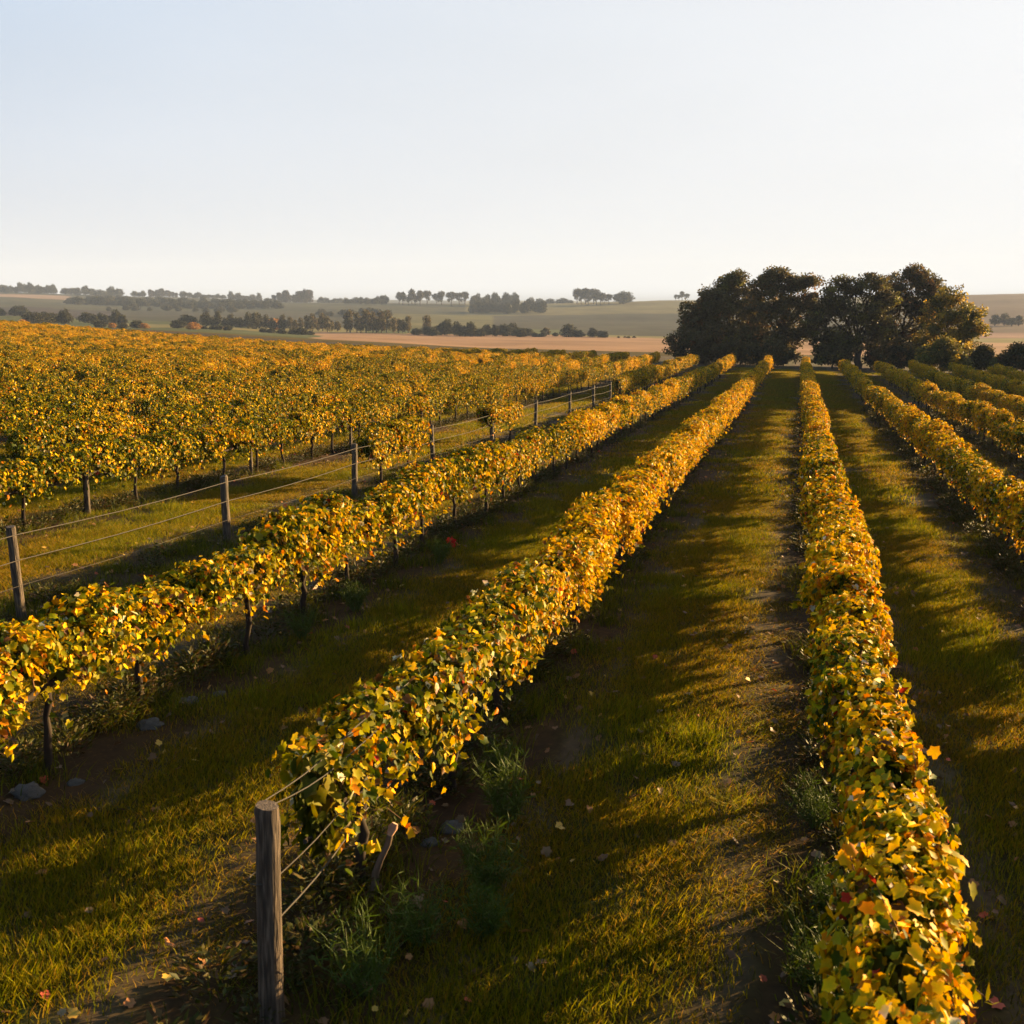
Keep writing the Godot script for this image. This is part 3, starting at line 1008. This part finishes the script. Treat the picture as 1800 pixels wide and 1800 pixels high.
func build_vines() -> void:
	var rng := RandomNumberGenerator.new()
	rng.seed = 61
	var sets := {"gold": [], "mixed": [], "green": []}
	for i in 8:
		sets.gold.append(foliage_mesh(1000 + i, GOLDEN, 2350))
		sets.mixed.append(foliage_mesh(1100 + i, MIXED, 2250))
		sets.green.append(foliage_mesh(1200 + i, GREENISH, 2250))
	var trunks := []
	var cordons := []
	for i in 6:
		trunks.append(trunk_mesh(1300 + i))
		cordons.append(cordon_mesh(1350 + i))
	var step := 1.65
	var plants := []   # [distance, row, place, set, variant, turned, seen]
	for k in range(-38, 11):
		var x := row_x(k)
		var d := 6.35 if k == -1 else -6.0 + rng.randf_range(0.0, 0.6)
		if k < -4:
			d = maxf(-4.0, absf(x) * 1.05 - 6.0)
		elif k > 3:
			d = maxf(-4.0, x * 3.0 - 12.0)
		var last := head_end(x) - 8.0 if k < 0 else 103.0
		while d < last:
			var skip := false
			if k == -3:
				# the fence row is nearly bare: only these stretches keep their vines
				skip = not ((d > 22.6 and d < 25.4) or (d > 33.0 and d < 36.0) or d > 57.5)
			if k == -8 and d > 55.5 and d < 61.5:
				skip = true
			if not skip and rng.randf() > 0.012:
				var p := on_ground(x + rng.randf_range(-0.09, 0.09), -d)
				var seen := in_view(p + Vector3.UP * 0.9, 0.9)
				var tone := "mixed"
				var q := rng.randf()
				if k == -1:
					tone = "mixed" if d < 8.5 or q < 0.12 else "gold"
				elif k == -2:
					tone = "gold" if q < (0.06 if d < 25.0 else 0.3) else ("mixed" if q < 0.7 else "green")
				elif k >= 0:
					tone = "gold" if q < 0.72 else "mixed"
				elif k <= -4:
					var far := smoothstep(35.0, 130.0, EYE.distance_to(p))
					tone = "gold" if q < 0.03 + far * 0.5 else ("mixed" if q < 0.3 + far * 0.5 else "green")
				plants.append([EYE.distance_to(p), k, p, tone, rng.randi_range(0, 7), rng.randf() < 0.5, seen, rng.randf_range(0.9, 1.12) if k > -4 else rng.randf_range(0.95, 1.06), rng.randf_range(0.88, 1.2), rng.randi_range(0, 5)])
			d += step + rng.randf_range(-0.05, 0.05)
	plants.sort_custom(func(a, b): return a[0] < b[0])
	var count := {}
	var singles := 0
	var rest := {}
	var rest_trunks := [[], [], [], [], [], []]
	var row_names := {
		-1: "%s from the wooden end post in the row left of the alley",
		0: "%s from the bottom edge in the row right of the alley",
		1: "%s from the right edge in the second row right of the alley",
		2: "%s from the right edge in the third row right of the alley",
		3: "%s from the right edge in the fourth row right of the alley",
		-2: "%s from the left edge in the row beside the wire fence",
		-3: "%s from the front among the scattered vines on the wire fence",
		-4: "%s from the left edge in the front row behind the fence",
		-5: "%s from the left edge in the second row behind the fence",
		-6: "%s from the left edge in the third row behind the fence",
		-7: "%s from the left edge in the fourth row behind the fence",
		-8: "%s from the left edge in the fifth row behind the fence",
		-9: "%s from the left edge in the sixth row behind the fence",
		-10: "%s from the left edge in the seventh row behind the fence"}
	var tone_words := {"gold": "golden grapevine,", "mixed": "yellow green grapevine,", "green": "green and yellow grapevine,"}
	for p in plants:
		var k: int = p[1]
		var fol: Mesh = sets[p[3]][p[4]]
		var turn := Basis.from_euler(Vector3(0, PI if p[5] else 0.0, 0))
		if p[6] and singles < 300 and row_names.has(k):
			var i: int = count.get(k, 0)
			count[k] = i + 1
			singles += 1
			var name_: String = row_names[k] % ordinal(i)
			var group: String = row_names[k].substr(row_names[k].find(" in the ") + 8) if row_names[k].contains(" in the ") else "scattered vines on the wire fence"
			var o := thing("grapevine", tone_words[p[3]] + " " + name_, "grapevine", p[2], "grapevines in the " + group if k != -3 else group)
			part("trunk", trunks[p[9]], mats.bark, o).basis = turn
			part("cordon", cordons[p[9]], mats.bark, o).basis = turn
			var close := (k == -1 and i < 3) or (k == 0 and i < 3)
			var f := part("foliage", fol, mats.leaf, o)
			if close:
				f.mesh = foliage_mesh(1500 + singles, ENDVINE if k == -1 and i < 2 else (MIXED if k == -1 else drift(GOLDEN, MIXED, 0.4)), 950 if k == -1 and i == 0 else 1300, 0.8 if k == -1 and i == 0 else 0.98, 0.85 if k == -1 and i == 0 else (0.8 if k == 0 else 1.0))
				single_leaves(f, 1700 + singles, 95, k == -1)
			else:
				f.basis = turn * Basis.from_scale(Vector3(p[8], p[7], 1.0))
		else:
			if not rest.has(p[3]):
				rest[p[3]] = [[], [], [], [], [], [], [], []]
			rest[p[3]][p[4]].append(Transform3D(turn * Basis.from_scale(Vector3(p[8], p[7], 1.0)), p[2]))
			if p[0] < 90.0:
				rest_trunks[p[9]].append(Transform3D(turn, p[2]))
	var mass := thing("distant_grapevines", "green and gold grapevines massed in rows across the rest of the vineyard", "grapevines", Vector3.ZERO, "", "stuff")
	for tone in rest:
		for i in 8:
			if rest[tone][i].size():
				many("foliage", sets[tone][i], mats.leaf, rest[tone][i], [], mass)
	for i in 6:
		if rest_trunks[i].size():
			many("trunk", trunks[i], mats.bark, rest_trunks[i], [], mass)

func single_leaves(parent: Node3D, seed_: int, n: int, greener: bool) -> void:
	var rng := RandomNumberGenerator.new()
	rng.seed = seed_
	var sparse := FastNoiseLite.new()
	sparse.seed = seed_
	sparse.frequency = 0.02
	if not mats.has("leaf_meshes"):
		var made := []
		for i in 14:
			var b := MB.new()
			b.leaf(Vector3.ZERO, Vector3.UP, Vector3.BACK, 1.0, autumn(rng, [0.3, 0.45, 0.18, 0.05, 0.0, 0.02, 0.0] if i % 2 else [0.04, 0.28, 0.56, 0.12, 0.0, 0.0, 0.0]), 0.1 + 0.012 * i, leaf_shape)
			made.append(b.done())
		mats.leaf_meshes = made
	for i in n:
		var l := leaf_place(rng, sparse, 0.8, 1.05 if greener else 0.82)
		var tip: Vector3 = l[1]
		var nn: Vector3 = l[2]
		var s: float = l[3] * 1.12
		var k := rng.randi_range(0, 6) * 2 + (1 if greener and rng.randf() < 0.7 else 0)
		var o := part("leaf", mats.leaf_meshes[k], mats.leaf, parent)
		o.transform = Transform3D(Basis(tip.cross(nn).normalized() * s, tip * s, nn * s), l[0])

# ---------------------------------------------------------------- posts and wires
func post_mesh(h: float, r: float, seed_: int) -> ArrayMesh:
	var rng := RandomNumberGenerator.new()
	rng.seed = seed_
	var pts := PackedVector3Array()
	var rad := PackedFloat32Array()
	var ys := [-0.25, 0.0, 0.15, 0.35, 0.55, 0.75, 0.92, 0.98, 1.0]
	for y in ys:
		pts.append(Vector3(rng.randf_range(-0.004, 0.004), y * h if y > 0.0 else y, rng.randf_range(-0.004, 0.004)))
		rad.append(r * (1.04 - 0.08 * y) * (0.93 if y == 1.0 else 1.0))
	var b := MB.new()
	b.tube(pts, rad, 16, Color.WHITE, 0.02, seed_)
	return b.done()

func wire_mesh(pts: Array, r: float) -> ArrayMesh:
	var b := MB.new()
	var p := PackedVector3Array()
	for i in pts.size() - 1:
		var a: Vector3 = pts[i]
		var c: Vector3 = pts[i + 1]
		for s in 5:
			var t := s / 5.0
			p.append(a.lerp(c, t) + Vector3.DOWN * (sin(t * PI) * 0.035))
	p.append(pts[-1])
	var rad := PackedFloat32Array()
	rad.resize(p.size())
	rad.fill(r)
	b.tube(p, rad, 6, Color.WHITE)
	return b.done()

func build_fence() -> void:
	var at := [5.6, 11.25, 16.3, 21.8, 27.2, 33.0, 38.8, 45.2, 50.8, 55.5]
	var o := thing("wire_trellis", "weathered post and wire trellis left nearly bare between two leafy vine rows", "trellis")
	var tops := []
	var mids := []
	var lows := []
	var rng := RandomNumberGenerator.new()
	rng.seed = 300
	var meshes := [post_mesh(1.16, 0.062, 1), post_mesh(1.16, 0.058, 2), post_mesh(1.16, 0.066, 3)]
	for i in at.size():
		var p := on_ground(-9.2 + rng.randf_range(-0.04, 0.04), -at[i])
		var q := part("post", meshes[i % 3], mats.post, o, p)
		q.rotation = Vector3(rng.randf_range(-0.03, 0.03), rng.randf_range(0.0, TAU), 0.0)
		q.rotation.z = rng.randf_range(-0.05, 0.02)
		var s := Vector3(0.05, 0, 0)
		tops.append(p + Vector3.UP * 1.06 + s)
		mids.append(p + Vector3.UP * 0.74 + s)
		lows.append(p + Vector3.UP * 0.42 + s)
	part("wire", wire_mesh(tops, 0.006), mats.wire, o)
	part("wire", wire_mesh(mids, 0.006), mats.wire, o)
	part("wire", wire_mesh(lows, 0.003), mats.wire, o)
	# stakes in the front rows of the block behind
	var spots := [[-12.83, 17.6, "nearest the left edge"], [-12.83, 24.0, "level with the second fence post"], [-12.83, 30.2, "right of the second fence post"], [-12.83, 36.6, "furthest along the row"]]
	for s in spots:
		var p := on_ground(s[0] + 0.05, -s[1])
		var v := thing("vineyard_stake", "dark stake in the front row behind the fence, " + s[2], "stake", p, "stakes in the front row behind the fence")
		part("post", post_mesh(1.25, 0.045, int(s[1])), mats.post, v)

func build_end_post() -> void:
	var p := on_ground(-2.59, -4.82)
	var o := thing("end_post", "thick round weathered wooden end post with wires at the near end of a vine row", "post", p)
	var q := part("post", post_mesh(1.28, 0.066, 50), mats.post, o)
	q.rotation.z = -0.02
	var far := on_ground(-2.66, -11.5) - p
	part("wire", wire_mesh([Vector3(-0.02, 1.27, -0.06), Vector3(0.0, 1.22, -1.2), far + Vector3(0, 1.2, 0)], 0.0035), mats.wire, o)
	part("wire", wire_mesh([Vector3(0.02, 1.25, -0.06), Vector3(0.1, 1.18, -1.0), far + Vector3(0.1, 1.15, 0)], 0.0035), mats.wire, o)
	part("wire", wire_mesh([Vector3(0.05, 0.86, -0.05), Vector3(0.06, 0.88, -1.2), far + Vector3(0, 0.9, 0)], 0.0035), mats.wire, o)
	part("wire", wire_mesh([Vector3(0.05, 0.62, -0.05), Vector3(0.05, 0.66, -1.2), far + Vector3(0, 0.62, 0)], 0.005), mats.wire, o)
	var ring := MB.new()
	var pts := PackedVector3Array()
	for i in 13:
		var a := TAU * i / 12.0
		pts.append(Vector3(cos(a) * 0.071 - 0.02, 0.86 + sin(a * 2.0) * 0.004, sin(a) * 0.071))
	ring.tube(pts, taper(0.004, 0.004, 12), 5, Color.WHITE)
	part("wire_loop", ring.done(), mats.wire, o)

# ---------------------------------------------------------------- grass, litter, weeds, stones
func grass_patch(seed_: int, half: float, blades: int, tall: float, wide: float) -> ArrayMesh:
	var rng := RandomNumberGenerator.new()
	rng.seed = seed_
	var b := MB.new()
	var tones := [Color(0.115, 0.112, 0.002), Color(0.235, 0.182, 0.003), Color(0.27, 0.155, 0.012), Color(0.045, 0.047, 0.002)]
	for i in blades:
		var p := Vector3(rng.randfn(0.0, half * 0.55), -0.02, rng.randfn(0.0, half * 0.55))
		var a := rng.randf_range(0.0, TAU)
		var lean := Vector3(cos(a), 0, sin(a)) * rng.randf_range(0.3, 1.2)
		var q := rng.randf()
		var col: Color = tones[0] if q < 0.4 else (tones[1] if q < 0.7 else (tones[2] if q < 0.85 else tones[3]))
		b.blade(p, lean, tall * rng.randf_range(0.4, 1.15), wide * rng.randf_range(0.7, 1.3), Vector3(cos(a + 1.3), 0, sin(a + 1.3)), vary(rng, col, 0.25))
	return b.done()

func build_grass() -> void:
	var rng := RandomNumberGenerator.new()
	rng.seed = 700
	var near := []
	var far := []
	for i in 5:
		near.append([grass_patch(2000 + i, 0.3, 420, 0.1, 0.0065), [], []])
		far.append([grass_patch(2100 + i, 0.6, 620, 0.12, 0.015), [], []])
	var tall := [grass_patch(2200, 0.2, 120, 0.22, 0.007), [], []]
	for k in range(-12, 10):
		var x0 := row_x(k)
		var x1 := row_x(k + 1)
		var d := 2.0
		while d < 108.0:
			var close := d < 26.0
			var cell := 0.27 if close else 0.62
			var n := int((x1 - x0) / cell)
			for i in n:
				var u := (i + rng.randf()) / n
				var x := lerpf(x0, x1, u)
				var z := -(d + rng.randf_range(0.0, cell))
				if not in_view(Vector3(x, height(x, z), z), 0.8):
					continue
				var edge := minf(u, 1.0 - u)
				var wob := patchy.get_noise_2d(x * 2.0, z * 2.0)
				var want := smoothstep(0.16, 0.27, edge + wob * 0.08)
				var worn := smoothstep(0.6, 0.7, u + wob * 0.05)
				want *= 1.0 - 0.5 * worn
				want *= 1.0 - 0.45 * clampf(1.0 - absf(u - 0.25) / 0.07, 0.0, 1.0)
				want *= 0.7 + 0.9 * clampf(wob + 0.35, 0.0, 1.0)
				want += 0.06
				if close and edge < 0.14 and rng.randf() < 0.22:
					tall[1].append(Transform3D(Basis.from_euler(Vector3(0, rng.randf_range(0.0, TAU), 0)) * Basis.from_scale(Vector3(1.2, rng.randf_range(0.5, 1.0), 1.2)), on_ground(x, z)))
					tall[2].append(Color(0.5, 0.65, 0.6))
				if rng.randf() > want:
					continue
				var p := on_ground(x, z)
				var lush := clampf(0.5 + patchy.get_noise_2d(x * 1.3 + 50.0, z * 1.3) * 1.2, 0.0, 1.0)
				var s := rng.randf_range(0.7, 1.1) * (0.75 + 0.5 * lush)
				var t := Transform3D(Basis.from_euler(Vector3(0, rng.randf_range(0.0, TAU), 0)) * Basis.from_scale(Vector3(1.0, s, 1.0)), p)
				var tint := Color(1.15, 0.95, 1.1).lerp(Color(0.9, 1.04, 0.8), lush).lerp(Color(0.85, 0.72, 1.8), worn * 0.8)
				t = t.scaled_local(Vector3(1.0, 1.0 - 0.55 * worn, 1.0))
				var which: Array = near[rng.randi_range(0, 4)] if close else far[rng.randi_range(0, 4)]
				which[1].append(t)
				which[2].append(tint)
				if close and rng.randf() < 0.03 * lush:
					tall[1].append(t.scaled_local(Vector3(1.0, rng.randf_range(0.6, 1.2), 1.0)))
					tall[2].append(Color(0.9, 1.1, 0.8))
			d += cell
	var o := thing("grass", "short tufted autumn grass growing down the alleys between the vine rows", "grass", Vector3.ZERO, "", "stuff")
	for set_ in [near, far, [tall]]:
		for g in set_:
			if g[1].size():
				many("tuft", g[0], mats.grass, g[1], g[2], o)
	# weeds all along the feet of the rows
	var under := [[], [], [], []]
	for k in range(-5, 5):
		var dd := 3.0
		while dd < 60.0:
			dd += rng.randf_range(0.06, 0.2) * (1.0 if dd < 28.0 else 2.0)
			var x := row_x(k) + rng.randfn(-0.14, 0.13)
			if rng.randf() > 0.8 + patchy.get_noise_2d(x * 0.8, dd * 1.4) * 0.9 or not in_view(Vector3(x, height(x, -dd), -dd), 0.8):
				continue
			if k == -3 and rng.randf() < 0.7:
				continue
			var s := rng.randf_range(0.55, 1.05)
			under[rng.randi_range(0, 3)].append(Transform3D(Basis.from_euler(Vector3(0, rng.randf_range(0.0, TAU), 0)) * Basis.from_scale(Vector3(s * 1.15, s, s * 1.15)), on_ground(x, -dd)))
	var ug := thing("undergrowth", "low dark weeds growing all along the soil strips under the vine rows", "weeds", Vector3.ZERO, "", "stuff")
	for i in 4:
		many("foliage", herb_mesh(2350 + i), mats.weed, under[i], [], ug)
	# fallen leaves
	var fallen := []
	var tints := []
	var b := MB.new()
	b.leaf(Vector3.ZERO, Vector3.BACK, Vector3.UP, 1.0, Color(1, 1, 1), 0.14, leaf_shape)
	var lm := b.done()
	for i in 9000:
		var k := rng.randi_range(-5, 3)
		var d := 2.5 + pow(rng.randf(), 1.6) * 42.0
		var off := rng.randfn(0.0, 0.75) if rng.randf() < 0.75 else rng.randf_range(-1.6, 1.6)
		var x := row_x(k) + off
		var z := -d
		if not in_view(Vector3(x, height(x, z), z), 0.3):
			continue
		var p := on_ground(x, z) + Vector3.UP * rng.randf_range(0.012, 0.05)
		var s := rng.randf_range(0.04, 0.085)
		fallen.append(Transform3D(Basis.from_euler(Vector3(rng.randf_range(-0.7, 0.7), rng.randf_range(0.0, TAU), rng.randf_range(-0.7, 0.7))) * Basis.from_scale(Vector3(s, s, s)), p))
		var q := rng.randf()
		tints.append(vary(rng, Color(0.13, 0.06, 0.022) if q < 0.5 else (Color(0.3, 0.12, 0.03) if q < 0.72 else (Color(0.36, 0.055, 0.02) if q < 0.765 else (Color(0.42, 0.25, 0.03) if q < 0.93 else Color(0.2, 0.12, 0.06)))), 0.3))
	var fl := many("fallen_leaves", lm, mats.litter, fallen, tints, self)
	tag(fl, "brown, orange and red vine leaves fallen on the ground along the rows", "leaves", "", "stuff")

func weed_mesh(seed_: int) -> ArrayMesh:
	var rng := RandomNumberGenerator.new()
	rng.seed = seed_
	var b := MB.new()
	for i in 26:
		var a := rng.randf_range(0.0, TAU)
		var out := rng.randf_range(0.1, 0.9)
		var tip := Vector3(cos(a) * out * 0.32, rng.randf_range(0.22, 0.42), sin(a) * out * 0.32)
		var stem := limb_path(rng, Vector3(cos(a), 0, sin(a)) * 0.03 + Vector3.DOWN * 0.03, tip, 4, 0.03)
		b.tube(stem, taper(0.004, 0.0015, 4), 4, Color(0.07, 0.1, 0.02))
		for k in 26:
			var t := rng.randf_range(0.25, 1.0)
			var at := stem[0].lerp(tip, t)
			var dir := (sphere_dir(rng) + Vector3.UP * 0.5).normalized()
			b.dart(at, dir, sphere_dir(rng), rng.randf_range(0.05, 0.12), rng.randf_range(0.004, 0.01), vary(rng, Color(0.05, 0.075, 0.006), 0.3))
	return b.done()

func herb_mesh(seed_: int) -> ArrayMesh:
	var rng := RandomNumberGenerator.new()
	rng.seed = seed_
	var b := MB.new()
	for i in 170:
		var a := rng.randf_range(0.0, TAU)
		var out := pow(rng.randf(), 0.7) * 0.2
		var y := rng.randf_range(0.01, 0.29) * (1.0 - out * 2.0)
		var at := Vector3(cos(a) * out, y, sin(a) * out)
		var dir := (Vector3(cos(a), rng.randf_range(0.2, 1.2), sin(a)) + sphere_dir(rng) * 0.6).normalized()
		var q := rng.randf()
		var col := Color(0.034, 0.038, 0.004) if q < 0.5 else (Color(0.06, 0.046, 0.008) if q < 0.8 else Color(0.075, 0.04, 0.012))
		b.dart(at, dir, (sphere_dir(rng) + Vector3.UP * 0.3).normalized(), rng.randf_range(0.04, 0.09), rng.randf_range(0.014, 0.034), vary(rng, col, 0.3))
	return b.done()

func weed_stem(seed_: int) -> ArrayMesh:
	var b := MB.new()
	b.tube(PackedVector3Array([Vector3(0, -0.05, 0), Vector3(0.005, 0.05, 0.004), Vector3(0.0, 0.12, 0.01)]), PackedFloat32Array([0.012, 0.01, 0.006]), 6, Color(0.08, 0.08, 0.03))
	return b.done()

func stone_mesh(seed_: int) -> ArrayMesh:
	var f := FastNoiseLite.new()
	f.seed = seed_
	f.frequency = 0.9
	var b := MB.new()
	var rows := 9
	var cols := 14
	for i in rows + 1:
		for k in cols + 1:
			var th := PI * i / rows
			var ph := TAU * k / cols
			var d := Vector3(sin(th) * cos(ph), cos(th), sin(th) * sin(ph))
			var r := 1.0 + f.get_noise_3dv(d * 1.4) * 0.55 + f.get_noise_3dv(d * 4.0) * 0.16
			b.vert(Vector3(d.x * 1.0, d.y * 0.62, d.z * 0.8) * r, d, Color.WHITE)
	for i in rows:
		for k in cols:
			var o := i * (cols + 1) + k
			b.tri(o, o + cols + 1, o + 1)
			b.tri(o + 1, o + cols + 1, o + cols + 2)
	var st := SurfaceTool.new()
	st.create_from(b.done(), 0)
	st.generate_normals()
	return st.commit()

func build_small_things() -> void:
	var rng := RandomNumberGenerator.new()
	rng.seed = 800
	var weeds := [
		[-2.07, -5.78, 1.0, "just right of the wooden end post's first vine"], [-1.85, -6.5, 1.15, "between the end post's second vine and the grass alley"], [-2.2, -5.2, 1.1, "closest to the foot of the wooden end post"],
		[-2.0, -7.6, 1.2, "beside the grey stones in the row left of the alley"], [-2.3, -8.4, 0.8, "behind the grey stones in the row left of the alley"], [-1.72, -6.0, 0.9, "furthest into the alley near the end post"],
		[0.3, -8.2, 0.9, "tallest at the left foot of the row right of the alley"], [0.36, -6.84, 1.0, "midway at the left foot of the row right of the alley"], [0.28, -6.0, 1.1, "lowest at the left foot of the row right of the alley"],
		[-5.5, -13.0, 1.0, "under the row beside the wire fence, farther of two"], [-5.6, -11.6, 0.9, "under the row beside the wire fence, nearer of two"], [-5.4, -16.2, 1.0, "near the red leaves under the row beside the fence"]]
	var proto: Node3D = null
	for i in weeds.size():
		var w: Array = weeds[i]
		var o := thing("weed_plant", "feathery green weed " + w[3], "weed", on_ground(w[0], w[1]), "feathery weeds at the feet of the vines")
		part("stem", weed_stem(i), mats.bark, o)
		part("foliage", weed_mesh(2300 + i % 4), mats.weed, o)
		o.rotation.y = rng.randf_range(0.0, TAU)
		o.scale = Vector3.ONE * w[2]
	var stones := [[-5.67, -9.14, 0.13, "pale grey stone, largest of the pair under the row by the fence"], [-5.5, -9.45, 0.08, "small grey stone behind the largest one by the fence row"], [-5.64, -8.45, 0.15, "flat grey stone in front of the pair under the fence side row"], [-5.7, -6.85, 0.17, "broad grey stone at the left edge under the vines"], [-5.5, -7.15, 0.08, "small grey stone right of the broad one at the left edge"],
		[-2.38, -7.36, 0.12, "grey stone beside the feathery weeds in the row left of the alley"], [-2.46, -7.08, 0.09, "small grey stone in front of the one beside the feathery weeds"]]
	for i in stones.size():
		var s: Array = stones[i]
		var m := part("stone", stone_mesh(2400 + i), mats.rock, self, on_ground(s[0], s[1]) + Vector3.UP * s[2] * 0.02)
		m.scale = Vector3(s[2], s[2] * 0.75, s[2]) * 0.85
		m.rotation.y = rng.randf_range(0.0, TAU)
		tag(m, s[3], "stone", "grey stones under the vines")
	# red sprigs
	var sprigs := [[-5.62, -17.5, 0.12, "bright red leaf sprig low under the row beside the wire fence", 0.11], [0.86, -5.9, 0.98, "single red leaf sprig on the right side of the row right of the alley", 0.055]]
	for i in 2:
		var s: Array = sprigs[i]
		var o := thing("red_leaf_sprig", s[3], "leaves", on_ground(s[0], s[1]))
		var b := MB.new()
		b.tube(PackedVector3Array([Vector3(-0.2, 0, 0) if i else Vector3(0, -0.05, 0), Vector3(0, s[2] * 0.6 if i == 0 else s[2] - 0.05, 0), Vector3(0.02, s[2], 0)] if i == 0 else [Vector3(-0.25, s[2] - 0.1, 0), Vector3(-0.1, s[2], 0), Vector3(0.02, s[2], 0)]), PackedFloat32Array([0.005, 0.004, 0.003]), 5, Color(0.12, 0.05, 0.03))
		part("stem", b.done(), mats.bark, o)
		for n in 6 - i * 2:
			var lb := MB.new()
			var nn := (sphere_dir(rng) + Vector3(0, 0.6, 0.8)).normalized()
			var tip := sphere_dir(rng) + Vector3.DOWN * 0.4
			tip = (tip - nn * tip.dot(nn)).normalized()
			lb.leaf(Vector3(0.02, s[2], 0) + sphere_dir(rng) * 0.05, tip, nn, s[4] * rng.randf_range(0.8, 1.2), vary(rng, Color(0.5, 0.018, 0.012), 0.2), 0.12, leaf_shape)
			part("leaf", lb.done(), mats.leaf, o)
	# a cut, pale old vine
	var st := thing("cut_vine_stump", "pale leaning cut vine stump right of the wooden end post", "stump", on_ground(-2.6, -6.2))
	var tb := MB.new()
	tb.tube(limb_path(rng, Vector3(0, -0.05, 0), Vector3(0.14, 0.42, -0.1), 5, 0.0), taper(0.03, 0.02, 5), 7, Color(0.12, 0.08, 0.055), 0.12, 9)
	part("trunk", tb.done(), mats.bark, st)
	var kb := MB.new()
	kb.tube(PackedVector3Array([Vector3(0.135, 0.4, -0.096), Vector3(0.155, 0.45, -0.11), Vector3(0.165, 0.475, -0.12)]), PackedFloat32Array([0.022, 0.032, 0.02]), 8, Color(0.42, 0.25, 0.17), 0.1, 3)
	part("cut_end", kb.done(), mats.bark, st)
